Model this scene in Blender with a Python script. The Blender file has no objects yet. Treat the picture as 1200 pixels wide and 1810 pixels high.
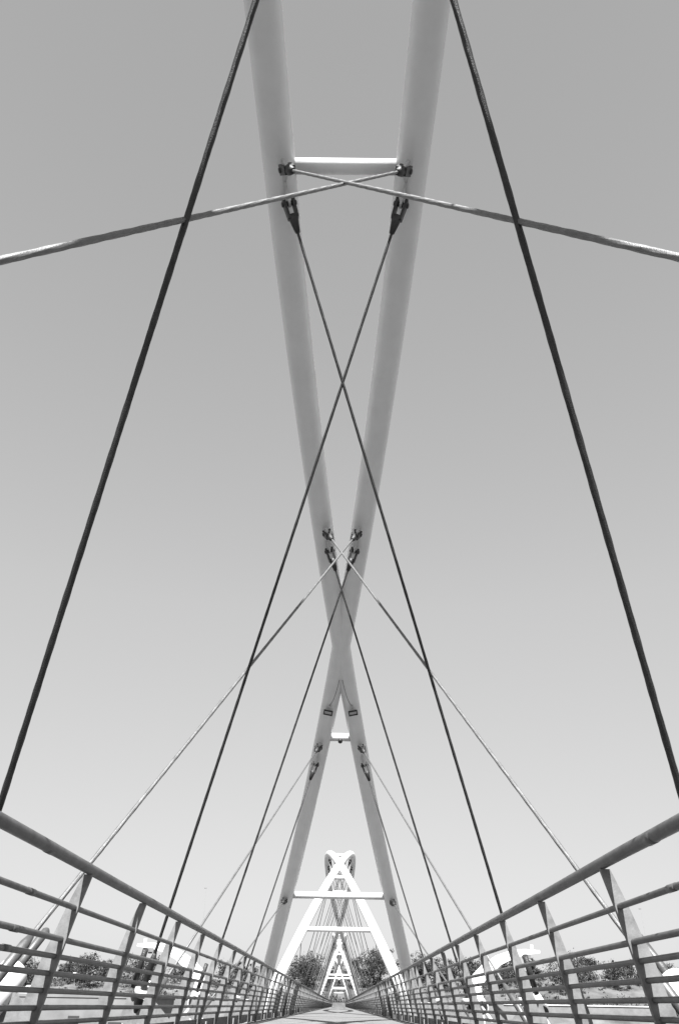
import bpy, math, random
from mathutils import Vector, Matrix
from mathutils import noise as mnoise
R = math.radians
random.seed(7)
scene = bpy.context.scene
col = scene.collection

# ------------------------------------------------------------------ camera
CAM = Vector((0.05, 0.0, 0.4205))
PITCH, ROLL, YAW = 0.55872, 0.01761, -0.00874
fwd = Vector((math.sin(YAW)*math.cos(PITCH), math.cos(YAW)*math.cos(PITCH), math.sin(PITCH)))
rt = Vector((math.cos(YAW), -math.sin(YAW), 0))
up = rt.cross(fwd)
r2 = rt*math.cos(ROLL) + up*math.sin(ROLL)
u2 = -rt*math.sin(ROLL) + up*math.cos(ROLL)
cd = bpy.data.cameras.new('camera'); cam = bpy.data.objects.new('camera', cd); col.objects.link(cam)
cd.sensor_fit = 'HORIZONTAL'; cd.sensor_width = 24.0; cd.lens = 24.0*1396.2/1200.0
cd.clip_start = 0.05; cd.clip_end = 9000
m = Matrix.Identity(4)
for i in range(3):
    m[i][0] = r2[i]; m[i][1] = u2[i]; m[i][2] = -fwd[i]; m[i][3] = CAM[i]
cam.matrix_world = m
scene.camera = cam

# ------------------------------------------------------------------ light
SUN_E = R(54)
w = bpy.data.worlds.new('World'); scene.world = w; w.use_nodes = True
nt = w.node_tree; nt.nodes.clear()
sky = nt.nodes.new('ShaderNodeTexSky'); sky.sky_type = 'NISHITA'; sky.sun_disc = False
sky.sun_elevation = SUN_E; sky.sun_rotation = R(180); sky.dust_density = 1.2; sky.air_density = 1.0; sky.ozone_density = 1.0
sep = nt.nodes.new('ShaderNodeVectorMath'); sep.operation = 'DOT_PRODUCT'; sep.inputs[1].default_value = (.25, .40, .35)   # black-and-white film's response to colour
bg = nt.nodes.new('ShaderNodeBackground'); bg.inputs['Strength'].default_value = 0.069
wo = nt.nodes.new('ShaderNodeOutputWorld')
nt.links.new(sky.outputs[0], sep.inputs[0]); 
pw = nt.nodes.new('ShaderNodeMath'); pw.operation = 'POWER'; pw.inputs[1].default_value = .35    # film's soft shoulder
tcw = nt.nodes.new('ShaderNodeTexCoord'); sx_ = nt.nodes.new('ShaderNodeSeparateXYZ'); mr = nt.nodes.new('ShaderNodeMapRange')
mr.inputs['From Min'].default_value = .90; mr.inputs['From Max'].default_value = .42; mr.inputs['To Min'].default_value = 1.56; mr.inputs['To Max'].default_value = 1.56*1.29
ml = nt.nodes.new('ShaderNodeMath'); ml.operation = 'MULTIPLY'
nt.links.new(tcw.outputs['Generated'], sx_.inputs[0]); nt.links.new(sx_.outputs['Z'], mr.inputs['Value'])
nt.links.new(sep.outputs['Value'], pw.inputs[0]); nt.links.new(pw.outputs[0], ml.inputs[0]); nt.links.new(mr.outputs['Result'], ml.inputs[1])
nt.links.new(ml.outputs[0], bg.inputs['Color']); nt.links.new(bg.outputs[0], wo.inputs[0])
sl = bpy.data.lights.new('sun', 'SUN'); sl.energy = 5.0; sl.angle = R(0.5); sl.color = (1, 1, 1)
so = bpy.data.objects.new('sun', sl); col.objects.link(so)
so.rotation_euler = Vector((0, math.cos(SUN_E), -math.sin(SUN_E))).to_track_quat('-Z', 'Y').to_euler()
vs = scene.view_settings; vs.view_transform = 'Standard'; vs.look = 'None'; vs.gamma = 1; vs.exposure = 1.65

# ------------------------------------------------------------------ materials
def mat(name, v, rough=0.6, metal=0.0, var=0.0, scale=4.0, bump=0.0, bscale=30.0, v2=None, spec=None, coord='Object'):
    mt = bpy.data.materials.new(name); mt.use_nodes = True
    n = mt.node_tree; b = n.nodes['Principled BSDF']
    b.inputs['Base Color'].default_value = (v, v, v, 1)
    b.inputs['Roughness'].default_value = rough; b.inputs['Metallic'].default_value = metal
    if spec is not None: b.inputs['Specular IOR Level'].default_value = spec
    tc = n.nodes.new('ShaderNodeTexCoord')
    if var or v2 is not None:
        nz = n.nodes.new('ShaderNodeTexNoise'); nz.inputs['Scale'].default_value = scale; nz.inputs['Detail'].default_value = 8; nz.inputs['Roughness'].default_value = .65
        n.links.new(tc.outputs[coord], nz.inputs['Vector'])
        rp = n.nodes.new('ShaderNodeValToRGB'); rp.color_ramp.elements[0].position = .35; rp.color_ramp.elements[1].position = .65
        a = v*(1-var); c = v*(1+var) if v2 is None else v2
        rp.color_ramp.elements[0].color = (a, a, a, 1); rp.color_ramp.elements[1].color = (c, c, c, 1)
        n.links.new(nz.outputs['Fac'], rp.inputs[0]); n.links.new(rp.outputs[0], b.inputs['Base Color'])
    if bump:
        nb = n.nodes.new('ShaderNodeTexNoise'); nb.inputs['Scale'].default_value = bscale; nb.inputs['Detail'].default_value = 5
        n.links.new(tc.outputs[coord], nb.inputs['Vector'])
        bp = n.nodes.new('ShaderNodeBump'); bp.inputs['Strength'].default_value = bump; bp.inputs['Distance'].default_value = .02
        n.links.new(nb.outputs['Fac'], bp.inputs['Height']); n.links.new(bp.outputs[0], b.inputs['Normal'])
    return mt
M = dict(
    white=mat('white_paint', .66, .42, var=.035, scale=2.2, bump=.05, bscale=60),
    white2=mat('white_paint_matt', .7, .6, var=.05, scale=2),
    cable=mat('pale_steel_strand', .15, .5, .5, var=.2, scale=14, bump=.3, bscale=200),  # lit copy of the hanger strand, sunlight put into the base colour
    cabled=mat('dark_steel_strand', .036, .5, .5, var=.25, scale=14, bump=.3, bscale=200),  # shaded copy of the same strand, shade put into the base colour
    socket=mat('cast_socket', .025, .5, .2, var=.3, scale=20, bump=.3, bscale=80),
    lug=mat('lug_steel', .4, .5, 0, var=.1, scale=20),
    rail=mat('rail_steel', .085, .45, .3, var=.3, scale=9, bump=.1, bscale=120),
    post=mat('post_steel', .135, .7, 0, var=.25, scale=12, bump=.08, bscale=90),
    toe=mat('toe_steel', .06, .6, .1, var=.3, scale=5),
    deck=mat('deck_concrete', .135, .85, var=.2, scale=3, bump=.3, bscale=60),
    conc=mat('concrete', .15, .9, var=.18, scale=.6, bump=.3, bscale=12),
    conc_dark=mat('joint_dark', .03, .9),
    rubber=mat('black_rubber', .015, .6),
    glass=mat('lamp_glass', .4, .2),
    leaf=mat('foliage', .016, .8, v2=.045, scale=.5),
    leaf2=mat('foliage_pale', .03, .8, v2=.065, scale=.5),
    bark=mat('bark', .08, .9, var=.3, scale=3),
)

# ------------------------------------------------------------------ mesh helpers
class MB:
    def __init__(s): s.v = []; s.f = []; s.sm = []
    def add(s, vs, fs, smooth=False):
        o = len(s.v); s.v += [tuple(p) for p in vs]
        for f in fs: s.f.append([i+o for i in f]); s.sm.append(smooth)
    def box(s, c, sx, sy, sz, X=Vector((1,0,0)), Y=Vector((0,1,0)), Z=Vector((0,0,1))):
        c = Vector(c); P = []
        for a in (-1, 1):
            for b in (-1, 1):
                for d in (-1, 1): P.append(c + X*(a*sx/2) + Y*(b*sy/2) + Z*(d*sz/2))
        s.add(P, [(0,1,3,2),(4,6,7,5),(0,4,5,1),(2,3,7,6),(0,2,6,4),(1,5,7,3)])
    def prism(s, poly, off):
        n = len(poly); off = Vector(off); P = [Vector(p) for p in poly] + [Vector(p)+off for p in poly]
        s.add(P, [list(range(n))[::-1], list(range(n, 2*n))] + [(i, (i+1) % n, n+(i+1) % n, n+i) for i in range(n)])
    def tube(s, pts, r, sides=12, caps=True, lobes=0, twist=0.0, depth=0.0):
        pts = [Vector(p) for p in pts]; n = len(pts)
        rr = r if isinstance(r, (list, tuple)) else [r]*n
        T = []
        for i in range(n):
            a = pts[max(i-1, 0)]; b = pts[min(i+1, n-1)]; T.append((b-a).normalized())
        ref = Vector((0,0,1)) if abs(T[0].z) < .9 else Vector((1,0,0))
        N = (ref - T[0]*ref.dot(T[0])).normalized(); P = []; L = 0
        for i in range(n):
            if i: L += (pts[i]-pts[i-1]).length
            N = (N - T[i]*N.dot(T[i])).normalized(); B = T[i].cross(N)
            for k in range(sides):
                a = 2*math.pi*k/sides
                q = rr[i]*(1 - depth*(0.5-0.5*math.cos(lobes*a + twist*L)) if lobes else 1)
                P.append(pts[i] + (N*math.cos(a)+B*math.sin(a))*q)
        F = [(i*sides+k, i*sides+(k+1) % sides, (i+1)*sides+(k+1) % sides, (i+1)*sides+k) for i in range(n-1) for k in range(sides)]
        s.add(P, F, True)
        if caps:
            o = len(s.v)-len(P)
            s.f.append([o+k for k in range(sides)][::-1]); s.sm.append(False)
            s.f.append([o+(n-1)*sides+k for k in range(sides)]); s.sm.append(False)
    def build(s, name, material, parent=None, loc=None):
        me = bpy.data.meshes.new(name); me.from_pydata(s.v, [], s.f); me.update()
        me.polygons.foreach_set('use_smooth', s.sm)
        me.materials.append(material)
        o = bpy.data.objects.new(name, me); col.objects.link(o)
        if parent is not None:
            o.parent = parent
            t = Matrix.Translation(-root_of(parent)); me.transform(t)
        elif loc is not None:
            me.transform(Matrix.Translation(-Vector(loc))); o.location = loc
        return o
ROOT = {}
def root_of(p):
    v = Vector((0,0,0))
    while p is not None: v += p.location; p = p.parent
    return v
def tag(o, label=None, cat=None, group=None, kind=None):
    if label: o['label'] = label
    if cat: o['category'] = cat
    if group: o['group'] = group
    if kind: o['kind'] = kind
    return o
def empty(name, loc):
    o = bpy.data.objects.new(name, None); col.objects.link(o); o.location = loc; o.empty_display_size = .2
    return o

# ------------------------------------------------------------------ bridge geometry
P = 70.0; MID0 = -4.096
H, ZB, K, WF, Q, K2, S = 9.241, -9.085, 0.3717, 2.6377, 2.4653, 0.00182, 1.2906
D = 0.385
ZEND = -1.3
def arch_pt(side, span, off):
    t = off/(S*P/2); z = H-(H-ZB)*abs(t)**Q
    return Vector((side*(WF-K*z-K2*z*z), MID0+span*P+off, z))
OFF_END = S*P/2*((H-ZEND)/(H-ZB))**(1/Q)
DZ = 0.085                       # deck surface
Y0 = MID0 - 36; Y1 = MID0 + 3*P + 36
SPANW = ['nearest span, overhead', 'second span', 'third span', 'fourth and farthest span']
# hanger pattern: (arch offset, deck offset)
HANG = []
for n, (a, b, da, db) in enumerate([(3.1, 3.85, .3, 9.065), (9.85, 9.93, 4.6, 14.0), (16.35, 16.45, 9.5, 18.4), (23.05, 23.3, 14.45, 23.1), (29.19, None, 18.9, None)]):
    HANG.append((a, da, n, 'inner'))
    if b: HANG.append((b, db, n, 'outer'))
XD, ZD = 2.1, 0.33
STRUT_OFF = [(9.83, .185), (22.85, .185), (29.03, .185)]

def frame(d):
    d = d.normalized(); a = Vector((0,0,1)) if abs(d.z) < .9 else Vector((0,1,0))
    x = (a - d*a.dot(d)).normalized(); return x, d.cross(x)

for span in range(4):
    root = empty('arch_pair', (0, MID0+span*P, 0))
    tag(root, ['white crossed pair of steel tube arches passing overhead, seen from its shaded underside',
               'bright white crossed arch pair of the second span, framed by the nearest arch legs',
               'small white crossed arch pair standing inside the second white A shape',
               'smallest and farthest white crossed arch pair at the end of the deck'][span], 'arch', 'crossed arch pairs along the footbridge')
    for side in (-1, 1):
        mb = MB(); n = 120 if span < 2 else 60
        mb.tube([arch_pt(side, span, -OFF_END + 2*OFF_END*i/n) for i in range(n+1)], D/2, 36 if span < 2 else 16)
        ar = mb.build('arch_tube', M['white'], root)
        if span < 2:
            for wo_ in (-25.5, -19.2, -12.9, -6.4, 0, 6.4, 12.9, 19.2, 25.5):
                mb = MB(); mb.tube([arch_pt(side, span, wo_+q*.014) for q in (-1, -.4, .4, 1)], [D/2+.0005, D/2+.003, D/2+.003, D/2+.0005], 36, caps=False)
                mb.build('weld_seam', M['white'], ar)
        # anchor lugs
        if span < 2:
            for ao, do, n_, wh in HANG:
                for e in (-1, 1):
                    mb = MB()
                    A = arch_pt(side, span, e*ao); Dk = Vector((side*XD, MID0+span*P+e*do, ZD)); d = (Dk-A).normalized()
                    tg = (arch_pt(side, span, e*ao+.1)-arch_pt(side, span, e*ao-.1)).normalized()
                    tp = (tg - d*tg.dot(d)).normalized(); th = d.cross(tp)
                    c1 = A+d*.12; c2 = A+d*.40
                    mb.prism([c1-tp*.17-th*.014, c1+tp*.17-th*.014, c2+tp*.05-th*.014, c2+d*.035-th*.014, c2-tp*.05-th*.014], th*.028)
                    mb.build('anchor_lug', M['lug'], ar)
    for so_, dia in STRUT_OFF:
        for e in (-1, 1):
            a = arch_pt(-1, span, e*so_); b = arch_pt(1, span, e*so_); d = (b-a).normalized()
            mb = MB(); mb.tube([a+d*(D*.45), b-d*(D*.45)], dia/2, 20); mb.build('strut', M['white'], root)
    if span == 0:
        # floodlights with a dark gasket under each leg, conduit to the crossing, small lamp under the strut
        for side in (-1, 1):
            A = arch_pt(side, 0, 21.62); t = (arch_pt(side, 0, 21.72)-arch_pt(side, 0, 21.52)).normalized()
            vdir = (CAM-A).normalized()
            nrm = (vdir - t*vdir.dot(t)).normalized()
            sx = t.cross(nrm).normalized(); c = A + nrm*(D/2+.07)
            mb = MB(); mb.box(c, .17, .05, .12, sx, nrm, t)
            fl = mb.build('floodlight', M['glass'], root)
            mb = MB(); c3 = c + nrm*.028
            for q in (-1, 1):
                mb.box(c3+t*(q*.068), .205, .03, .022, sx, nrm, t); mb.box(c3+sx*(q*.092), .022, .03, .113, sx, nrm, t)
            mb.build('gasket', M['rubber'], fl)
            mb = MB(); mb.box(A+nrm*(D/2+.03)-t*.14, .05, .07, .06, sx, nrm, t); mb.build('junction_box', M['lug'], fl)
            a = A+nrm*(D/2+.03)-t*.17; b = arch_pt(side, 0, 20.6); b.x = 0; b = b+nrm*(D/2+.02)
            pts = []
            for i in range(9):
                s = i/8; p = a.lerp(b, s); p += Vector((0, 0, -.10*math.sin(math.pi*s))); pts.append(p)
            mb = MB(); mb.tube(pts, .0055, 6); mb.build('conduit', M['rubber'], fl)
        for i in range(5):
            pass
        c = arch_pt(1, 0, 22.85); mb = MB(); mb.tube([(0, c.y-.03, c.z-.06), (0, c.y-.05, c.z-.13)], .05, 12); mb.tube([(0, c.y-.05, c.z-.13), (0, c.y-.055, c.z-.145)], .035, 12)
        mb.build('strut_lamp', M['rubber'], root)

def cyl(mb, a, b, r, s=14): mb.tube([a, b], r, s)

def near_r(span, side, e, n_, wh): return span == 0 and side < 0 and False or (span == 0 and side > 0 and e > 0 and n_ == 0 and wh == 'outer')
ORD = ['first', 'second', 'third', 'fourth', 'fifth']
for span in range(4):
    for side in (-1, 1):
        sd = 'left' if side < 0 else 'right'
        for e in (-1, 1):
            for (ao, do, n_, wh) in HANG:
                if near_r(span, side, e, n_, wh): ao, do = ao-.36, do-.25
                if span == 0 and side > 0 and e > 0 and n_ == 1 and wh == 'inner': do = do-.07
                A = arch_pt(side, span, e*ao); Dk = Vector((side*XD, MID0+span*P+e*do, ZD))
                d = (Dk-A).normalized(); Ln = (Dk-A).length
                near = span == 0
                tg = (arch_pt(side, span, e*ao+.1)-arch_pt(side, span, e*ao-.1)).normalized()
                tp = (tg - d*tg.dot(d)).normalized(); th = d.cross(tp)
                inner = wh == 'inner'; back = inner == (e > 0)
                cm = M['cable'] if inner else M['cabled']  # same steel: painted lit tone on inner cables, shaded tone on outer
                if near:
                    lab = '%s hanger cable from %s anchor %s, %s the %s railing' % ('pale' if inner else 'dark', ORD[n_], 'ahead' if e > 0 else 'behind the viewer', 'sloping back to' if back else 'running forward to', sd)
                    grp = 'hanger cables of the nearest span'
                else:
                    lab = 'thin hanger cable on the %s deck edge of the %s' % (sd, SPANW[span])
                    grp = 'hanger cables on the %s side of the %s' % (sd, SPANW[span])
                if span >= 2:
                    mb = MB(); mb.tube([A+d*.25, Dk], .015, 5); mb.tube([A+d*.3, A+d*.8], [.06, .03], 5)
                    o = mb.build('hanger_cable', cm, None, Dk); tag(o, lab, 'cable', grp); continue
                root = empty('hanger_cable', Dk); tag(root, lab, 'cable', grp)
                st = A+d*.72; en = Dk - d*(.55)
                mb = MB()
                if near and n_ < 3 and e > 0:
                    L = (en-st).length; n = int(L/.03)
                    mb.tube([st.lerp(en, i/n) for i in range(n+1)], .0185 if n_ == 0 else .0172, 18, lobes=6, twist=24.0, depth=.2)
                else:
                    mb.tube([st.lerp(en, i/6) for i in range(7)], .0155, 10)
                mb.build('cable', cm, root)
                # fork socket: two cheeks and a cone, with a pin
                mb = MB(); q = .04
                for g in (-1, 1):
                    a0 = A+d*.33+th*(g*q); a1 = A+d*.58+th*(g*q*.75)
                    mb.prism([a0-tp*.06, a0+tp*.06, a1+tp*.045, a1-tp*.045], th*(g*.034))
                mb.tube([A+d*.54, A+d*.60, A+d*.76], [.062, .055, .030], 16)
                fk = mb.build('fork_socket', M['socket'], root)
                mb = MB(); pc = A+d*.385; mb.tube([pc-th*.092, pc-th*.088, pc+th*.088, pc+th*.092], [.022, .03, .03, .022], 12)
                mb.build('pin', M['socket'], fk)
                # lower sleeve and threaded end passing below the deck edge
                sm_ = M['rail'] if inner else M['socket']
                mb = MB(); mb.tube([Dk-d*.62, Dk-d*.55, Dk+d*.15], [.020, .034, .034], 14); mb.tube([Dk+d*.14, Dk+d*.9], .024, 10)
                mb.build('lower_sleeve', sm_, root)
                if inner:
                    # white pipe sleeve parallel to the cable, dark open foot, capped stub rod above
                    c = Vector((side*2.42, Dk.y+e*(1.3 if side < 0 else .9), .47))
                    mb = MB(); mb.tube([c-d*.20, c-d*.17, c+d*.18], [.09, .115, .115], 24); sv = mb.build('pipe_sleeve', M['white2'], root)
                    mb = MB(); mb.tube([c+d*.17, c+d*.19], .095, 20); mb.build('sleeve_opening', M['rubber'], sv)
                    mb = MB(); mb.tube([c-d*.16, c-d*.58, c-d*.60], [.034, .034, .02], 12); mb.build('stub_rod', M['rail'], sv)
                    mb = MB(); mb.tube([c+d*.15, c+d*.9], .026, 10); mb.build('threaded_rod', M['lug'], sv)
                    mb = MB(); mb.prism([c+Vector((-side*.5, -.02, -.62)), c+Vector((-side*.5, -.02, -.35)), c+Vector((-side*.05, -.02, .06)), c+Vector((side*.04, -.02, -.10))], (0, .04, 0)); mb.build('sleeve_bracket', M['post'], sv)
                else:
                    o2 = th*(.11 if th.x*side > 0 else -.11)
                    mb = MB(); mb.tube([Dk-d*.62+o2, Dk-d*.22+o2], .03, 12); mb.build('stub_rod', M['socket'], root)
                    mb = MB(); mb.tube([Dk-d*.24, Dk-d*.18], .085, 16); mb.build('collar', M['lug'], root)
                    mb = MB(); q0 = Dk+Vector((0, -.03, 0)); mb.prism([q0+Vector((-side*.10, 0, .10)), q0+Vector((side*.10, 0, .16)), q0+Vector((side*.16, 0, -.08)), q0+Vector((-side*.02, 0, -.20))], (0, .02, 0)); mb.build('fan_plate', M['post'], root)

# ------------------------------------------------------------------ deck
DEN = sorted(set([0.0]+[4.6, 9.25, 14.2, 18.65, 23.1, -4.6, -9.25, -14.2, -18.65, -23.1]))
deck = empty('bridge_deck', (0, 0, 0)); tag(deck, 'pale concrete footbridge deck running straight ahead between the railings', 'bridge deck')
HWD = 1.86
for span in range(4):
    yc = MID0+span*P
    ya = Y0 if span == 0 else yc-P/2+.03; yb = Y1 if span == 3 else yc+P/2-.03
    mb = MB(); nseg = 10
    for i in range(nseg):
        a = ya+(yb-ya)*i/nseg; b = ya+(yb-ya)*(i+1)/nseg
        mb.box((0, (a+b)/2, DZ-.09), 2*HWD, (b-a)-.012, .18)
    mb.build('slab', M['deck'], deck)
    for sx in (-1, 1):
        mb = MB(); mb.box((sx*(HWD-.35), (ya+yb)/2, DZ-.36), .25, yb-ya, .35); mb.build('edge_girder', M['white2'], deck)
    for k in DEN:
        y = yc+k
        for sx in (-1, 1):
            mb = MB()
            # outrigger: tapered bracket from girder to the sleeve
            mb.prism([(sx*1.4, y-.03, -.30), (sx*1.4, y-.03, -.05), (sx*2.12, y-.03, .22), (sx*2.2, y-.03, .05)], (0, .06, 0))
            og = mb.build('outrigger', M['white2'], deck)
for k in range(5):
    y = MID0-P/2+k*P
    mb = MB(); mb.box((0, y, DZ-.004), 2*HWD-.1, .05, .02); mb.build('expansion_joint', M['conc_dark'], deck)

# ------------------------------------------------------------------ railings
RAILS = [(1.577, 1.146, .033), (1.634, .92, .017), (1.682, .743, .017), (1.705, .651, .0155), (1.725, .560, .0155), (1.745, .469, .0155), (1.768, .380, .0155), (1.791, .300, .0155)]
PS = 1.70
for side, ph in ((-1, 5.59), (1, 5.0)):
    sd = 'left' if side < 0 else 'right'
    for span in range(4):
        ya = MID0+span*P-P/2+.06; yb = MID0+span*P+P/2-.06
        if span == 3: yb = Y1-.5
        root = empty('railing', (side*1.8, ya, DZ))
        tag(root, ['steel railing with eight bars along the %s edge of the nearest span' % sd, 'railing on the %s edge of the deck below the second white arches' % sd,
                   'narrow distant railing on the %s edge of the third span' % sd, 'farthest stretch of railing on the %s deck edge' % sd][span], 'railing', 'railings along the deck')
        for i, (x, z, r) in enumerate(RAILS):
            mb = MB(); n = 40
            pts = [(side*x + side*mnoise.noise(Vector((j*1.3, i*7, side)))*.004, ya+(yb-ya)*j/n, z + mnoise.noise(Vector((j*.9, i*3+9, side)))*.004) for j in range(n+1)]
            mb.tube(pts, r, 20 if (i == 0 and span == 0) else 10)
            # joint collars every fourth bay
            k = 0
            y = ph-.85-PS*4*10
            while y < yb:
                if y > ya and span < 2: 
                    mb.tube([(side*x, y-.05, z), (side*x, y+.05, z)], r*1.10 if i else r*1.04, 16)
                y += PS*4
            mb.build('handrail' if i == 0 else 'rail', M['rail'], root)
        k = math.ceil((ya+.3-ph)/PS)
        while ph+k*PS < yb-.2:
            y = ph+k*PS; k += 1
            mb = MB()
            prof_in = [(1.556, 1.115), (1.606, .93), (1.650, .75), (1.670, .66), (1.696, .54), (1.720, .42), (1.754, .26), (1.782, .12), (1.82, -.10)]
            prof_out = [(1.612, 1.115), (1.683, .93), (1.742, .75), (1.778, .66), (1.806, .54), (1.838, .42), (1.875, .26), (1.905, .12), (1.93, -.10)]
            a = [(side*x, y-.015, z) for x, z in prof_in]; b = [(side*x, y-.015, z) for x, z in prof_out][::-1]
            mb.prism(a+b, (0, .03, 0))
            mb.build('post', M['post'], root)
        for y in (ya+.1, yb-.1):
            mb = MB(); mb.prism([(side*1.545, y-.02, 1.12), (side*1.61, y-.02, 1.12), (side*2.0, y-.02, -.1), (side*1.80, y-.02, -.1)], (0, .04, 0)); mb.build('end_post', M['toe'], root)
        mb = MB()
        yy = ya+.15
        while yy < yb-.2:
            ye = min(yy+PS*2-.012, yb-.1); mb.box((side*1.822, (yy+ye)/2, .165), .012, ye-yy, .14); yy += PS*2
        tb = mb.build('toe_board', M['toe'], root)
        yy = ph-PS*30+.85
        while yy < yb:
            if yy > ya and yy > 3 and span == 0:
                mb = MB(); mb.box((side*1.812, yy, .15), .010, .12, .10); mb.build('bracket_plate', M['lug'], tb)
            yy += PS*2

# ------------------------------------------------------------------ piers and their curved light arms
HORN = [(4.75, .60), (4.52, .95), (4.62, 1.22), (4.92, 1.50), (5.36, 1.78), (5.9, 1.98), (6.3, 2.03), (6.75, 2.04)]
HW = [.03, .17, .20, .18, .15, .12, .08, .04]
for k in range(4):
    y = MID0+P/2+k*P
    root = empty('bridge_pier', (0, y, -7)); tag(root, ['concrete bridge pier below the feet of the nearest arches', 'concrete pier between the second and third arches', 'concrete pier between third and farthest arches', 'concrete end support at the far bank'][k], 'pier', 'bridge piers')
    mb = MB(); mb.box((0, y, -5.0), 6.4, 1.8, 6.4); mb.build('shaft', M['conc'], root)
    mb = MB(); mb.box((0, y, -1.45), 7.4, 2.4, .7); mb.build('pier_cap', M['conc'], root)
    if k == 3: continue
    for sx in (-1, 1):
        hr = empty('curved_light_arm', (sx*4.3, y-.6, -1.1))
        tag(hr, 'white curved horn shaped lamp arm outside the %s railing %s' % ('left' if sx < 0 else 'right', ['at the nearest pier', 'at the second pier', 'at the third pier'][k]), 'lamp arm', 'curved lamp arms at the piers')
        mb = MB(); lo = []; hi = []
        for i, (x, z) in enumerate(HORN):
            a = HORN[max(i-1, 0)]; b = HORN[min(i+1, len(HORN)-1)]; t = Vector((b[0]-a[0], 0, b[1]-a[1])).normalized(); n = Vector((-t.z, 0, t.x))
            p = Vector((x, 0, z)); hi.append(p+n*HW[i]); lo.append(p-n*HW[i])
        poly = [Vector((sx*p.x, y-.68, p.z)) for p in lo+hi[::-1]]
        mb.prism(poly, (0, .16, 0)); mb.build('horn', M['white2'], hr)
        mb = MB(); mb.box((sx*6.5, y-.6, 2.13), .10, .08, .22); mb.build('finial', M['white2'], hr)
        mb = MB(); mb.box((sx*6.3, y-.6, 1.90), .26, .2, .12); mb.tube([(sx*6.3, y-.6, 1.85), (sx*6.3, y-.6, 1.80)], .07, 10); mb.build('lamp_head', M['post'], hr)
        mb = MB(); mb.prism([(sx*4.75, y-.7, .62), (sx*4.20, y-.7, .35), (sx*4.25, y-.7, -1.1), (sx*4.75, y-.7, -1.1)], (0, .2, 0)); mb.build('base_column', M['white2'], hr)

# ------------------------------------------------------------------ terrain, water, far bank
def CR(x): return 6.3 + max(-.5, min(2.6, x*.035)) - 1.6*math.exp(-(x/6)**2)
def gz(x, y):
    n = mnoise.noise(Vector((x*.02, y*.02, 3)))*1.2 + mnoise.noise(Vector((x*.08, y*.08, 7)))*.5
    if y < -60: return 1.0 + n
    if y < -45: return -7 + 8*(-45-y)/15
    if y < 238: return -7
    if y < 252: return -7 + 8.0*(y-238)/14
    if y < 262: return 1.0 + n*.15
    if y < 300: return 1.0 + (CR(x)-1)*(1-math.cos((y-262)/38*math.pi))/2 + n*(.15+.45*(y-262)/38)
    return CR(x) + n*.6 + min((y-300)*.004, 6)
ys = [-3000, -1200, -400, -150, -80, -60, -45, 0, 120, 238, 245, 252] + [254+3*i for i in range(20)] + [320, 350, 400, 500, 700, 1200, 2500, 5000]
xs = [-5000, -2500, -1200, -700, -400, -300] + [-240+6*i for i in range(81)] + [300, 400, 700, 1200, 2500, 5000]
mb = MB(); V = [(x, y, gz(x, y)) for y in ys for x in xs]; nx = len(xs)
mb.add(V, [(j*nx+i, j*nx+i+1, (j+1)*nx+i+1, (j+1)*nx+i) for j in range(len(ys)-1) for i in range(nx-1)], True)
M['ground'] = mat('dry_ground', .045, .95, v2=.13, scale=.12, bump=.6, bscale=1.0)
tag(mb.build('ground', M['ground']), kind='structure')
M['water'] = mat('water_surface', .05, .15, bump=.5, bscale=.8)
mb = MB(); mb.add([(-4000, -52, -5), (4000, -52, -5), (4000, 242, -5), (-4000, 242, -5)], [(0, 1, 2, 3)])
tag(mb.build('water', M['water']), kind='structure')

# concrete edging wall along the far bank
fw = empty('embankment_wall', (0, 250, -2)); tag(fw, 'long low pale concrete wall along the foot of the far bank', 'wall')
mb = MB(); mb.box((-120, 250, -.6), 234, .8, 3.6); mb.box((125, 250, -.6), 244, .8, 3.6); mb.build('wall', M['conc'], fw)
mb = MB(); mb.box((-120, 249.9, 1.3), 234, 1.1, .2); mb.box((125, 249.9, 1.3), 244, 1.1, .2); mb.build('coping', M['white2'], fw)

# low concrete building at the water's edge, left
bl = empty('control_building', (-20, 62, -5)); tag(bl, 'low flat concrete building with dark window slots seen through the left railing', 'building')
mb = MB(); mb.box((-19.5, 64, -2.2), 15, 8, 5.6); mb.build('wall', M['conc'], bl)
mb = MB(); mb.box((-19.5, 64, .68), 15.1, 8.1, .16); mb.build('roof', M['conc'], bl)
for x, z, wx in ((-22.6, -.1, .7), (-19.9, -.95, 1.1), (-16.9, -.6, .7), (-14.2, -.9, .9)):
    mb = MB(); mb.box((x, 59.97, z), wx, .1, .38); mb.build('window', M['conc_dark'], bl)
mb = MB(); mb.tube([(-20.6, 62, .76), (-20.6, 62, 1.0), (-20.6, 62, 1.25)], [.9, .75, .3], 14); mb.build('roof_vent', M['white2'], bl)

# small sheds on the far bank
for px, y, wx, h, lab in ((662, 263, 5, 2.6, 'small pale flat roofed shed on the far bank just right of the deck end'), (548, 266, 3.4, 2.2, 'tiny pale shed on the far bank left of the deck end'), (1050, 264, 7, 1.8, 'long low pale shed on the far bank beyond the right railing')):
    x = CAM.x + (px-600)/1396.2*(y*math.cos(PITCH)+3.5); zb = gz(x, y)-.3
    sh = empty('shed', (x, y, zb)); tag(sh, lab, 'shed')
    mb = MB(); mb.box((x, y, zb+h/2), wx, 3, h); mb.build('wall', M['conc'], sh)
    mb = MB(); mb.box((x, y, zb+h+.08), wx+.5, 3.5, .16); mb.build('roof', M['white2'], sh)
    mb = MB(); mb.box((x+wx*.2, y-1.52, zb+h*.42), .9, .08, h*.72); mb.build('door', M['toe'], sh)
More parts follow.
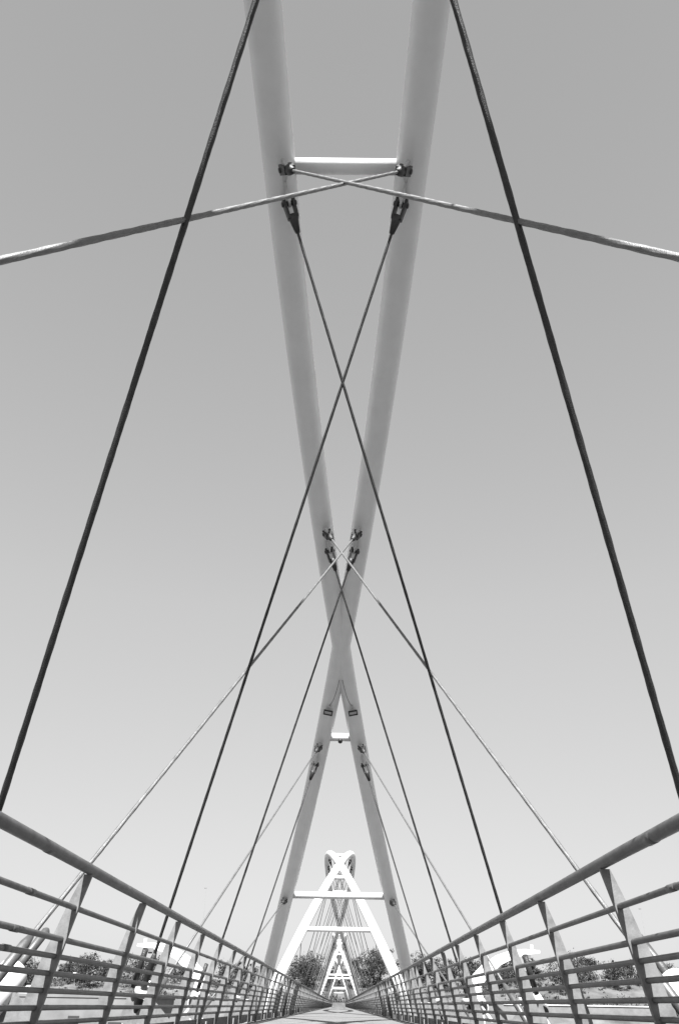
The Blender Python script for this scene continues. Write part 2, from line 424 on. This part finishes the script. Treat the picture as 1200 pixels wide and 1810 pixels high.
# lamp posts
for (x, y, h, lab) in ((41.0, 120, 12.2, 'thin pale lamp post beyond the right railing'), (-20.0, 130, 15.0, 'thin pale lamp post beyond the left railing near the curved arm'), (-72, 250, 7, 'short lamp post with a white head on the far bank at left')):
    zb = gz(x, y) if y > 240 else -6
    if y < 240: h += 6
    lp = empty('lamp_post', (x, y, zb)); tag(lp, lab, 'lamp post')
    mb = MB(); mb.tube([(x, y, zb), (x, y, zb+h)], [.05, .025], 8); mb.build('pole', M['post'], lp)
    mb = MB(); k_ = 1 if h < 9 else .4; mb.box((x-.25*k_, y, zb+h), .8*k_, .3*k_, .15*k_); mb.tube([(x-.5*k_, y, zb+h-.05*k_), (x-.5*k_, y, zb+h-.2*k_)], .12*k_, 10)
    mb.build('lamp_head', M['white2'] if h < 9 else M['post'], lp)

# ------------------------------------------------------------------ trees
def tree(x, y, h, wd, seed, pale=False, label='', z=None):
    rnd = random.Random(seed); zb = gz(x, y)-.2
    root = empty('tree', (x, y, zb)); tag(root, label, 'tree', 'trees on the far bank')
    mb = MB(); top = Vector((x+rnd.uniform(-.3, .3), y, zb+h*.6))
    limbs = []
    mid = Vector((x+rnd.uniform(-.15, .15), y, zb+h*.22))
    mb.tube([(x, y, zb), mid, top], [.05*h*.5, .04*h*.5, .03], 7)
    for i in range(7):
        s = rnd.uniform(0, .7); a = rnd.uniform(0, 6.28); st = mid.lerp(top, s)
        en = st + Vector((math.cos(a)*wd*.36, math.sin(a)*wd*.36, h*rnd.uniform(.12, .38)))
        mb.tube([st, st.lerp(en, .5)+Vector((0, 0, .1)), en], [.05+.01*h, .04, .02], 5); limbs.append(en)
    mb.build('trunk', M['bark'], root)
    cl = []; lob = [(rnd.uniform(0, 6.28), rnd.uniform(.15, .5)*wd, rnd.uniform(.3, .85), rnd.uniform(.2, .42)) for _ in range(5)]
    nc = int(16+wd*3.4)
    for i in range(nc):
        la, lr, lz, ls = lob[i % 5]; a = rnd.uniform(0, 6.28); rr = rnd.random()**.6*wd*ls
        cz = lz + rnd.gauss(0, .16); cz = max(.07, min(1.0, cz))
        cl.append((Vector((x+math.cos(la)*lr*(1.1-.6*lz)+math.cos(a)*rr, y+math.sin(la)*lr+math.sin(a)*rr, zb+h*cz)), rnd.uniform(.06, .17)*wd))
    for l in limbs: cl.append((l, .14*wd))
    mb = MB()
    for c, rad in cl:
        for j in range(44):
            v = Vector((rnd.gauss(0, 1), rnd.gauss(0, 1), rnd.gauss(0, .8))); v = v*(rad*.55)
            p = c+v
            if p.z < zb+.1: continue
            n = Vector((rnd.gauss(0, 1), rnd.gauss(0, 1), rnd.gauss(0, 1)+.4)).normalized(); a, b = frame(n)
            s = rnd.uniform(.14, .32); ang = rnd.uniform(0, 6.28); a2 = a*math.cos(ang)+b*math.sin(ang); b2 = n.cross(a2)
            mb.add([p-a2*s, p+b2*s*.6, p+a2*s, p-b2*s*.6], [(0, 1, 2, 3)])
    mb.build('crown', M['leaf2' if pale else 'leaf'], root)

def colx(px, y):      # lateral position of a photo column at distance y (world metres)
    return CAM.x + (px-600)/1396.2*(y*math.cos(PITCH)+3.5)
TR = [(8, 268, 5.6, 8), (32, 275, 6.0, 9), (62, 284, 4.5, 6), (98, 290, 3.6, 5), (122, 282, 5.5, 8), (147, 276, 6.6, 10), (176, 286, 5.2, 7), (198, 292, 5.2, 6), (232, 272, 7.2, 11), (250, 278, 6.2, 8),
      (306, 288, 4.5, 6), (402, 282, 5.5, 8), (424, 290, 5.0, 6), (446, 284, 4.8, 7), (520, 274, 6.4, 8), (537, 280, 8.2, 10), (554, 286, 6.2, 8), (572, 298, 4.6, 7), (590, 310, 4.2, 6),
      (617, 306, 4.6, 7), (640, 282, 6.4, 9), (658, 276, 8.0, 11), (674, 282, 7.6, 9), (735, 284, 6.8, 9), (752, 290, 5.0, 6), (783, 280, 6.2, 8), (803, 276, 7.0, 9), (840, 284, 5.6, 9), (868, 296, 4.2, 7), (888, 276, 5.6, 9),
      (908, 284, 5.2, 8), (953, 292, 4.6, 5), (1012, 272, 8.0, 10), (1034, 276, 7.2, 9), (1058, 286, 4.6, 7), (1098, 278, 6.6, 9), (1124, 294, 3.8, 6), (1168, 280, 5.2, 8), (1190, 274, 6.6, 9)]
for i, (px, y, h, wd) in enumerate(TR):
    w_ = ORD + ['sixth', 'seventh', 'eighth', 'ninth', 'tenth', 'eleventh', 'twelfth', 'thirteenth', 'fourteenth', 'fifteenth', 'sixteenth', 'seventeenth', 'eighteenth', 'nineteenth', 'twentieth']
    lab = ('bushy dark tree on the far bank, %s tree from the left edge' % w_[i]) if i < 20 else ('bushy dark tree on the far bank, %s tree from the right edge' % w_[len(TR)-1-i])
    tree(colx(px, y), y+8, h*1.28, wd, 100+i, pale=(i % 5 == 3), label=lab)

# low scrub on the slope
rnd = random.Random(5); mb = MB()
for i in range(1600):
    x = rnd.uniform(-150, 150); y = rnd.uniform(253, 300); z = gz(x, y); rs = rnd.uniform(.3, 1.0) if rnd.random() < .8 else rnd.uniform(1.0, 2.0)
    if i >= 1300:
        y = rnd.uniform(286, 312); z = gz(x, y)+rnd.uniform(0, 1.4)*max(0, mnoise.noise(Vector((x*.06, 1, 2)))+.5); rs = rnd.uniform(1.2, 2.4)
    for j in range(22 if i < 1300 else 60):
        p = Vector((x+rnd.gauss(0, rs*.6), y+rnd.gauss(0, rs*.6), z+abs(rnd.gauss(0, rs*.4))))
        n = Vector((rnd.gauss(0, 1), rnd.gauss(0, 1), rnd.gauss(0, 1))).normalized(); a, b = frame(n); s = rnd.uniform(.16, .4)
        mb.add([p-a*s, p+b*s*.7, p+a*s, p-b*s*.7], [(0, 1, 2, 3)])
tag(mb.build('scrub', M['leaf2']), kind='stuff')
